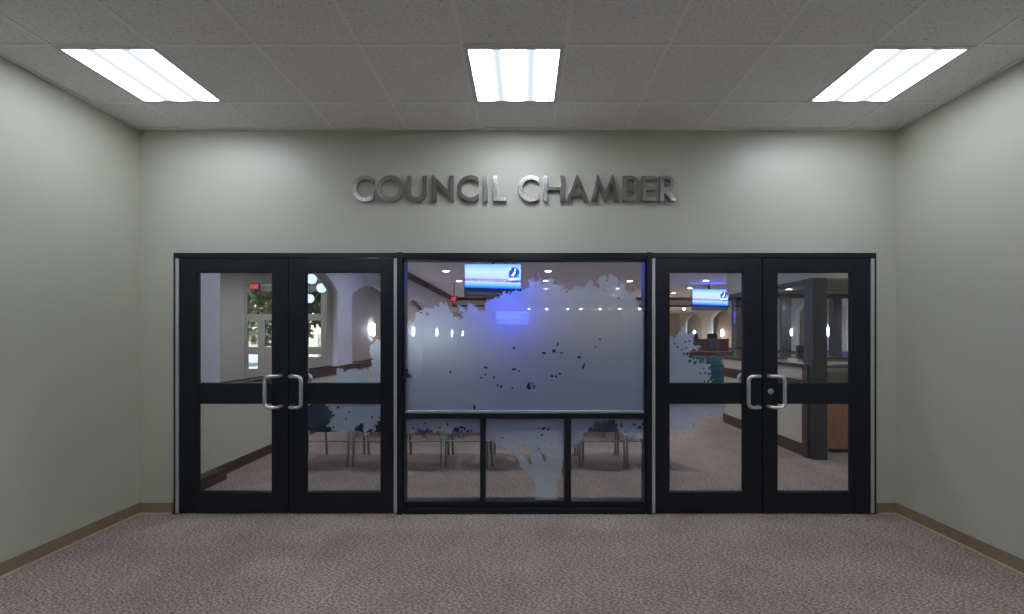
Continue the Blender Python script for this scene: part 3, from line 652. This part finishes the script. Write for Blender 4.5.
def tv(px0, d, rz, label, ztop=None):
    w, h = 1.24, .71
    zc = (ztop or Z(263.8, 9.1))-h/2
    o = empty('hanging_screen', (X(px0, d)+w/2, d, zc), rz); tag(o, label, 'screen', 'ceiling-hung wide screens')
    MB().box(-w/2, w/2, 0, .05, -h/2, h/2).build('housing', M['plastic'], o, bevel=.004)
    MB().box(-w/2+.012, w/2-.012, -.003, .001, -h/2+.012, h/2-.012).build('display', M['picture'], o)
    MB().tube([(0,.09,.1),(0,.09,CEIL-zc)], .025, 12).box(-.12,.12,.05,.10,-.15,.15).build('ceiling_mount', M['plastic'], o)
    cx, cz = .46, .155
    g_ = MB(); t = flat([[(cx-.11,cz-.10)]+[(cx+.115, cz-.10)]+arc(cx+.005, cz+.01, .11, .11, 0, 90)+arc(cx-.0, cz+.05, .11, .07, 90, 120)+[(cx-.11,cz+.02)]], .003); g_.add(t, Matrix.Translation((0,-.0065,0)))
    g_.build('emblem_field', M['logo_blue'], o)
    # white wading bird
    b = MB(); bird = [(-.075,-.055),(-.04,-.03),(-.02,.0),(.0,.025),(.012,.06),(.005,.085),(.02,.095),(.035,.085),(.06,.08),(.035,.07),(.03,.04),(.035,.01),(.02,-.03),(-.005,-.055),(-.01,-.095),(-.02,-.095),(-.02,-.06),(-.05,-.07)]
    t = flat([[(cx+p[0], cz+p[1]) for p in bird]], .003); b.add(t, Matrix.Translation((0,-.010,0))); b.build('emblem_bird', M['logo_white'], o)
    s = MB(); star = [(cx-.085+.034*(1 if k % 2 == 0 else .5)*math.sin(k*PI/6), cz+.085+.034*(1 if k % 2 == 0 else .5)*math.cos(k*PI/6)) for k in range(12)]
    s.add(flat([star], .003), Matrix.Translation((0,-.0068,0))); s.build('emblem_sun', M['logo_yellow'], o)
    s = MB(); s.add(flat([[(cx+.05,cz-.095),(cx+.11,cz-.095),(cx+.11,cz-.02),(cx+.075,cz-.03)]], .003), Matrix.Translation((0,-.0085,0))); s.build('emblem_reeds', M['logo_green'], o)
    s = MB()
    for q in range(8): s.box(cx-.115+q*.029, cx-.115+q*.029+.021, -.006, -.003, cz-.155, cz-.122)
    s.build('emblem_wordmark', M['logo_white'], o)
    s = MB(); s.box(cx-.07, cx+.11, -.0085, -.005, cz-.195, cz-.17); s.build('emblem_swoosh', M['logo_blue'], o)
    s = MB(); random.seed(4)
    for q in range(24):
        x = -.58+q*.045+random.uniform(-.01,.01); s.box(x, x+.012, -.006, -.003, -.028+random.uniform(-.01,.012), -.012+random.uniform(0,.02))
    sk_ = s.build('skyline_lights', M['lights'], o); sk_['kind'] = 'stuff'
tv(464.3, 9.1, 0, 'wide hanging screen showing a blue lake skyline, above the frosted tree')
tv(691.8, 14.05, math.radians(3), 'far hanging screen showing the lake skyline, seen through the right door')

tv(496, 16.0, 0, 'hanging screen hidden behind the frosted tree, a blurred blue patch below the near screen', 2.44)

# ------------------------------------------------------------------ audience chairs
def make_chair(fabric):
    r = empty('audience_chair')
    sx = .235
    MB().rounded(-.225,.225,-.20,.235,.405,.475,.03,3).build('seat', fabric, r, smooth=True)
    # back: curved padded panel
    bm = bmesh.new(); nx, nz = 8, 6
    def P(i, j, o):
        u = i/nx*2-1; v = j/nz
        w = .222*(1-.12*max(0, v-.75)/.25*1.0); z = .40+.455*v
        y = -.235-.075*v+.035*(1-u*u)*-1+o
        if j in (0, nz): z += (-.018 if j else .018)*(abs(u)**6)
        return Vector((u*w, y, z))
    A = [[bm.verts.new(P(i,j,-.018)) for j in range(nz+1)] for i in range(nx+1)]; B = [[bm.verts.new(P(i,j,.022)) for j in range(nz+1)] for i in range(nx+1)]
    for i in range(nx):
        for j in range(nz):
            bm.faces.new((A[i][j],A[i+1][j],A[i+1][j+1],A[i][j+1])); bm.faces.new((B[i][j],B[i][j+1],B[i+1][j+1],B[i+1][j]))
    for i in range(nx): bm.faces.new((A[i][0],B[i][0],B[i+1][0],A[i+1][0])); bm.faces.new((A[i][nz],A[i+1][nz],B[i+1][nz],B[i][nz]))
    for j in range(nz): bm.faces.new((A[0][j],A[0][j+1],B[0][j+1],B[0][j])); bm.faces.new((A[nx][j],B[nx][j],B[nx][j+1],A[nx][j+1]))
    bmesh.ops.recalc_face_normals(bm, faces=bm.faces[:]); me = bpy.data.meshes.new('back'); bm.to_mesh(me); bm.free()
    obj('backrest', me, fabric, r, bevel=.012, smooth=True)
    for s in (-1, 1):
        MB().tube([(s*sx,-.245,0),(s*sx,-.215,.24),(s*sx,-.20,.44)], .0140, 8).build('leg', M['chairmetal'], r, smooth=True)
        MB().tube([(s*sx,.25,0),(s*sx,.225,.25),(s*sx,.20,.42)], .0140, 8).build('leg', M['chairmetal'], r, smooth=True)
    f = MB()
    for s in (-1, 1):
        f.tube([(s*sx,.20,.415),(s*sx,-.20,.43)], .0115, 8); f.tube([(s*sx,-.20,.43),(s*sx*.99,-.245,.50),(s*sx*.97,-.30,.78)], .0115, 8)
    f.tube([(-sx,.17,.40),(sx,.17,.40)], .009, 8); f.tube([(-sx,-.17,.40),(sx,-.17,.40)], .009, 8)
    f.build('frame', M['chairmetal'], r, smooth=True)
    MB().tube([(-sx-.012,-.222,.285),(sx+.012,-.222,.285)], .008, 8).build('stretcher', M['chairmetal'], r)
    return r
ordw = ['first','second','third','fourth','fifth','sixth','seventh','eighth']
roww = ['row nearest the glass','second row','third row','fourth row','fifth row']
xs = [-2.226+.525*k for k in range(8)]; xs[6] = .903; xs[7] = 1.407
proto = make_chair(M['seat']); used = False
for ri, ry in enumerate((4.98, 6.33, 7.66, 9.0, 10.3)):
    for ci, cx in enumerate(xs):
        if not used: o = proto; used = True
        else: o = copy_tree(proto)
        o.location = (cx, ry, 0)
        tag(o, 'blue upholstered metal-legged chair, %s from the left in the %s' % (ordw[ci], roww[ri]), 'chair', 'blue audience chairs behind the middle window')
proto = make_chair(M['teal']); used = False
for ri, ry in enumerate((8.6, 9.8, 11.0, 12.2, 13.25)):
    for ci in range(7):
        if not used: o = proto; used = True
        else: o = copy_tree(proto)
        o.location = (2.75+.525*ci, ry, 0)
        tag(o, 'teal upholstered chair, %s from the left, %s of the block across the aisle' % (ordw[ci], ['nearest row','second row','third row','fourth row','last row'][ri]), 'chair', 'teal chairs across the aisle')

# ------------------------------------------------------------------ control booth behind the right doors
BX = 3.45; BY0, BY1 = 5.04, 7.03; HD = 2.175
struct('wall_booth_side', MB().box(BX, BX+.12, BY0+.12, BY1+.2, 0, 1.09).mesh(), M['wain'], 'low cream wall of the control booth with dark wooden trim', 'wall')
struct('wall_booth_far', MB().box(BX+.12, CR, BY1-.0, BY1+.12, 0, 1.09).mesh(), M['wall'], 'low cream far wall of the control booth', 'wall')
struct('wall_booth_soffit', MB().box(BX, BX+.12, BY0, BY1+.12, HD, CEIL).box(BX+.12, CR, BY0, BY0+.12, HD, CEIL).box(BX+.12, CR, BY1, BY1+.12, HD, CEIL).mesh(), M['wall'], 'cream bulkhead above the control booth glazing', 'wall')
struct('ceiling_booth', MB().box(BX+.12, CR, BY0+.12, BY1, 2.235, 2.30).mesh(), M['booth_ceiling'], 'low tan ceiling inside the control booth', 'ceiling')
strip('trim_11', BX-.03, BX+.15, BY0+.12, BY1+.2, 1.09, 1.135, M['wood'], 'dark red wooden cap on the low booth wall', 'wall cap')
strip('trim_12', BX-.02, BX, BY0+.12, BY1+.2, .79, .94, M['wood'], 'dark wooden chair rail on the low booth wall', 'chair rail')
strip('baseboard_booth', BX-.018, BX, BY0+.12, BY1+.2, 0, .15, M['wood_base'], 'dark wooden baseboard along the low booth wall', 'baseboard')
strip('trim_13', BX-.03, BX+.0, BY0+.02, BY0+.12, 0, 1.135, M['wood_base'], 'dark wooden end cap at the near end of the booth wall', 'trim')
strip('trim_14', BX+.12, CR, BY1-.03, BY1+.14, 1.09, 1.13, M['wood'], 'dark wooden cap on the far booth wall', 'wall cap')
g = MB()
g.box(BX+.0, BX+.17, BY0-.04, BY0+.12, 0, HD)                 # near post
g.box(BX+.08, BX+.30, BY1-.05, BY1+.10, 1.13, HD)             # far corner post
g.box(BX-.01, BX+.12, BY0+.12, BY1, HD-.06, HD)               # header along the side
g.box(BX+.30, CR, BY1, BY1+.10, HD-.06, HD+.02)               # far header
for a, b in ((783,791.5),(833,842)): g.box(X(a,BY1), X(b,BY1), BY1, BY1+.10, 1.13, HD)
g.box(7.2, 7.35, BY1, BY1+.10, 1.13, HD)
bw = tag(g.build('window_3', M['partition'], bevel=.003), 'charcoal metal glazing frame of the control booth', 'window', kind='structure')
MB().box(BX+.05, BX+.056, BY0+.12, BY1-.05, 1.135, HD-.06).build('glass_pane', M['glass_booth'], bw)
MB().box(BX+.30, CR, BY1+.05, BY1+.056, 1.13, HD-.06).build('glass_pane', M['glass_booth'], bw)

d = empty('desk', (3.84, 5.30, 0)); tag(d, 'honey-coloured wooden desk with a solid side panel in the control booth', 'desk')
MB().box(0, .95, 0, .025, .05, .735).build('side_panel', M['orange_wood'], d, bevel=.002)
MB().box(0, .95, 1.2, 1.225, .05, .735).build('side_panel', M['orange_wood'], d, bevel=.002)
MB().box(-.0, .95, -.02, 1.245, .735, .765).build('desktop', M['darkfab'], d, bevel=.003)
MB().box(.93, .95, .025, 1.2, .05, .7).build('back_panel', M['orange_wood'], d, bevel=.002)
for yy in (.02, 1.18):
    MB().box(.05, .88, yy, yy+.035, 0, .05).build('foot', M['plastic'], d)
def office_chair(loc, rz, label, h=1.12):
    r = empty('office_chair', loc, rz); tag(r, label, 'chair', 'black office chairs')
    m = MB()
    for k in range(5):
        a = 2*PI*k/5+.3; m.tube([(0,0,.09),(.30*math.cos(a), .30*math.sin(a), .065)], .022, 8, .014)
    m.build('star_base', M['plastic'], r)
    for k in range(5):
        a = 2*PI*k/5+.3; c = MB().lathe([(.028,-.015),(.028,.015)], 12).mesh(); c.transform(Matrix.Translation((.30*math.cos(a), .30*math.sin(a), .028)) @ Matrix.Rotation(a, 4, 'Z') @ Matrix.Rotation(PI/2, 4, 'X'))
        obj('caster', c, M['plastic'], r)
    MB().tube([(0,0,.08),(0,0,.44)], .025, 10).build('gas_lift', M['chairmetal'], r)
    MB().rounded(-.24,.24,-.24,.24,.43,.52,.035,3).build('seat', M['darkfab'], r, smooth=True)
    MB().rounded(-.23,.23,-.035,.035,.0,h-.58,.03,3, Matrix.Translation((0,-.25,.58)) @ Matrix.Rotation(.12, 4, 'X')).build('backrest', M['darkfab'], r, smooth=True)
    MB().tube([(0,-.18,.47),(0,-.29,.50),(0,-.31,.68)], .02, 8).build('back_bracket', M['plastic'], r)
    for s in (-1, 1):
        MB().tube([(s*.24,.0,.48),(s*.28,.0,.52),(s*.28,.0,.68)], .014, 8).rounded(s*.28-.03, s*.28+.03, -.12, .14, .68, .71, .01, 2).build('armrest', M['plastic'], r)
    return r
office_chair((5.25, 6.05, 0), math.radians(110), 'dark high-backed office chair just behind the booth post', 1.32)

# equipment on the inner shelf
sh = empty('equipment_table', (3.62, 7.0, 0))
tag(sh, 'narrow dark equipment table inside the control booth', 'table')
sh.location = (4.0, 6.80, 0)
MB().box(-.0, 1.9, -.2, .2, .98, 1.01).build('tabletop', M['darkfab'], sh, bevel=.003)
for x in (.03, 1.87):
    for yy in (-.17, .17): MB().tube([(x,yy,0),(x,yy,.98)], .018, 8).build('leg', M['plastic'], sh)
def monitor(loc, rz, w, h, label, grp='black computer monitors'):
    r = empty('monitor', loc, rz); tag(r, label, 'monitor', grp)
    MB().box(-w/2, w/2, -.02, .02, .10, .10+h).build('screen_housing', M['plastic'], r, bevel=.004)
    MB().box(-.03, .03, .02, .035, .01, .25).build('stand', M['plastic'], r)
    MB().box(-.11, .11, -.06, .09, 0, .012).build('foot', M['plastic'], r, bevel=.003)
    MB().box(-w/2+.012, w/2-.012, -.022, -.02, .112, .088+h).build('display', mat('dark_display', (.02,.03,.05), .15), r)
    return r
monitor((X(806,6.8), 6.80, 1.01), math.radians(8), .34, .22, 'dark computer monitor on the equipment table in the control booth')
pp = MB().box(-.08,.08,-.10,.10,0,.004).box(-.08,.08,.08,.09,0,.11); tag(pp.build('paper_holder', M['paper'], loc=(X(795,6.8)-.02, 6.75, 1.011)), 'white paper propped on the equipment table in the control booth', 'paper')
# blue covered table beyond the booth
bt = empty('covered_table', (7.35, 8.7, 0)); tag(bt, 'table under a blue cloth seen beyond the booth, far right', 'table')
def cloth(w, dpt, h):
    bm = bmesh.new(); n = 96; top = []; bot = []
    for k in range(n):
        t = 4*k/n; s = int(t); f_ = t-s
        x, y = [(-w+2*w*f_, -dpt), (w, -dpt+2*dpt*f_), (w-2*w*f_, dpt), (-w, dpt-2*dpt*f_)][s]
        top.append(bm.verts.new((x, y, h))); q = 1+.035*math.sin(k*1.3); bot.append(bm.verts.new((x*q*1.03, y*q*1.05, .03)))
    for k in range(n): bm.faces.new((top[k], top[(k+1) % n], bot[(k+1) % n], bot[k]))
    bm.faces.new(top); me = bpy.data.meshes.new('cloth'); bm.to_mesh(me); bm.free(); return me
obj('cloth', cloth(.9, .4, 1.16), M['bluecloth'], bt)
for sx_ in (-.8, .8):
    for sy_ in (-.3, .3): MB().tube([(sx_,sy_,0),(sx_,sy_,1.14)], .02, 8).build('leg', M['plastic'], bt)

# ------------------------------------------------------------------ dais and staff desk
struct('floor_dais', MB().box(-1.5, CR-.05, 16.2, CB-.05, 0, .32).mesh(), M['carpet'], 'carpeted dais platform at the far end of the chamber', 'platform')
def long_desk(name, x0, x1, y, z0, top_, label, panels, bow=0.):
    o = empty(name, ((x0+x1)/2, y, z0)); tag(o, label, 'desk', 'wooden desks at the far end'); w = (x1-x0)/2
    n = 24; fr = MB(); tp = MB(); pts = [(-w+2*w*k/n, -bow*(1-((k/n)*2-1)**2)) for k in range(n+1)]
    for k in range(n):
        (xa, ya), (xb, yb) = pts[k], pts[k+1]
        for mb, u0, u1, p0, p1 in ((fr, 0, top_-.05, 0, .04), (tp, top_-.05, top_, -.06, .55)):
            v = [mb.bm.verts.new(q) for q in ((xa,ya+p0,u0),(xb,yb+p0,u0),(xb,yb+p1,u0),(xa,ya+p1,u0),(xa,ya+p0,u1),(xb,yb+p0,u1),(xb,yb+p1,u1),(xa,ya+p1,u1))]
            for f_ in ((0,1,5,4),(1,2,6,5),(2,3,7,6),(3,0,4,7),(4,5,6,7),(3,2,1,0)): mb.bm.faces.new([v[i] for i in f_])
    for mb in (fr, tp): bmesh.ops.remove_doubles(mb.bm, verts=mb.bm.verts[:], dist=1e-4)
    fr.build('front_panel', M['wood'], o); tp.build('worktop', M['wood_base'], o)
    for k in range(panels):
        x = -w+2*w*(k+.5)/panels; yy = -bow*(1-(x/w)**2)
        MB().box(x-w/panels*.75, x+w/panels*.75, yy-.018, yy-.0, .12, top_-.15).build('raised_panel', M['orange_wood'] if False else M['wood'], o, bevel=.006)
    return o
long_desk('dais_desk', -.8, 8.6, 17.6, .32, 1.04, 'long curved dark red wooden desk on the raised dais', 12, .7)
long_desk('staff_desk', 3.2, 7.4, 14.2, 0, .95, 'lower dark red wooden staff desk in front of the dais', 6)
monitor((X(712,14.4), 14.45, .95), .1, .30, .26, 'black monitor on the staff desk, below the far screen')
monitor((X(700,14.4), 14.45, .95), -.2, .34, .24, 'black monitor on the staff desk, left of the other one')
for i, (px, w_) in enumerate(((697,'seen just right of the frosted leaves'),(717,'below the far screen, near the booth post'),(650,'hidden behind the frost, right of the dais middle'),(610,'hidden behind the frost, at the dais middle'),(570,'hidden behind the frost, left of the dais middle'))):
    office_chair((X(px, 18.4), 18.55, .32), PI, 'black high-backed chair on the dais, ' + w_, 1.28)

# ------------------------------------------------------------------ lights
for x, y, z, p, col, r in SPOTS:
    l = bpy.data.lights.new('downlight_beam', 'SPOT'); l.energy = p; l.color = col; l.spot_size = math.radians(150); l.spot_blend = .8; l.shadow_soft_size = r
    o = bpy.data.objects.new('downlight_beam', l); COL.objects.link(o); o.location = (x, y, z)
# unseen area lights without fixtures, placed to brighten the lobby
for x in (-6.0, -8.5):
    l = bpy.data.lights.new('lobby_fill', 'AREA'); l.energy = 42; l.size = .5; l.color = (.95,.97,1)
    o = bpy.data.objects.new('lobby_fill', l); COL.objects.link(o); o.location = (x, 9.0, CEIL-.03)

w = bpy.data.worlds.new('sky'); sc.world = w; w.use_nodes = True; nt = w.node_tree
bg = nt.nodes['Background']; sk = nt.nodes.new('ShaderNodeTexSky'); sk.sky_type = 'NISHITA'; sk.sun_disc = False; sk.sun_elevation = math.radians(40); sk.sun_rotation = math.radians(200)
nt.links.new(sk.outputs[0], bg.inputs[0]); bg.inputs[1].default_value = .35
s = bpy.data.lights.new('sun', 'SUN'); s.energy = 9.0; s.angle = .02; so = bpy.data.objects.new('sun', s); COL.objects.link(so); so.rotation_euler = (math.radians(50), 0, math.radians(-20))

# ------------------------------------------------------------------ camera, view
cam = bpy.data.cameras.new('camera'); co = bpy.data.objects.new('camera', cam); COL.objects.link(co)
co.location = (0, 0, EYE); co.rotation_euler = (PI/2, 0, 0)
cam.sensor_fit = 'HORIZONTAL'; cam.sensor_width = 36; cam.lens = F/1024*36
cam.shift_x = -(VX-512)/1024; cam.shift_y = (VY-307)/1024; cam.clip_start = .05; cam.clip_end = 200
sc.camera = co
vs = sc.view_settings; sc.display_settings.display_device = 'sRGB'
vs.view_transform = 'Standard'; vs.look = 'None'; vs.gamma = 1; vs.use_curve_mapping = False; vs.exposure = .61
cy = sc.cycles
cy.max_bounces = 14; cy.transparent_max_bounces = 24; cy.transmission_bounces = 10; cy.diffuse_bounces = 5; cy.glossy_bounces = 5
cy.sample_clamp_indirect = 15; cy.use_denoising = True; cy.caustics_reflective = True; cy.caustics_refractive = True
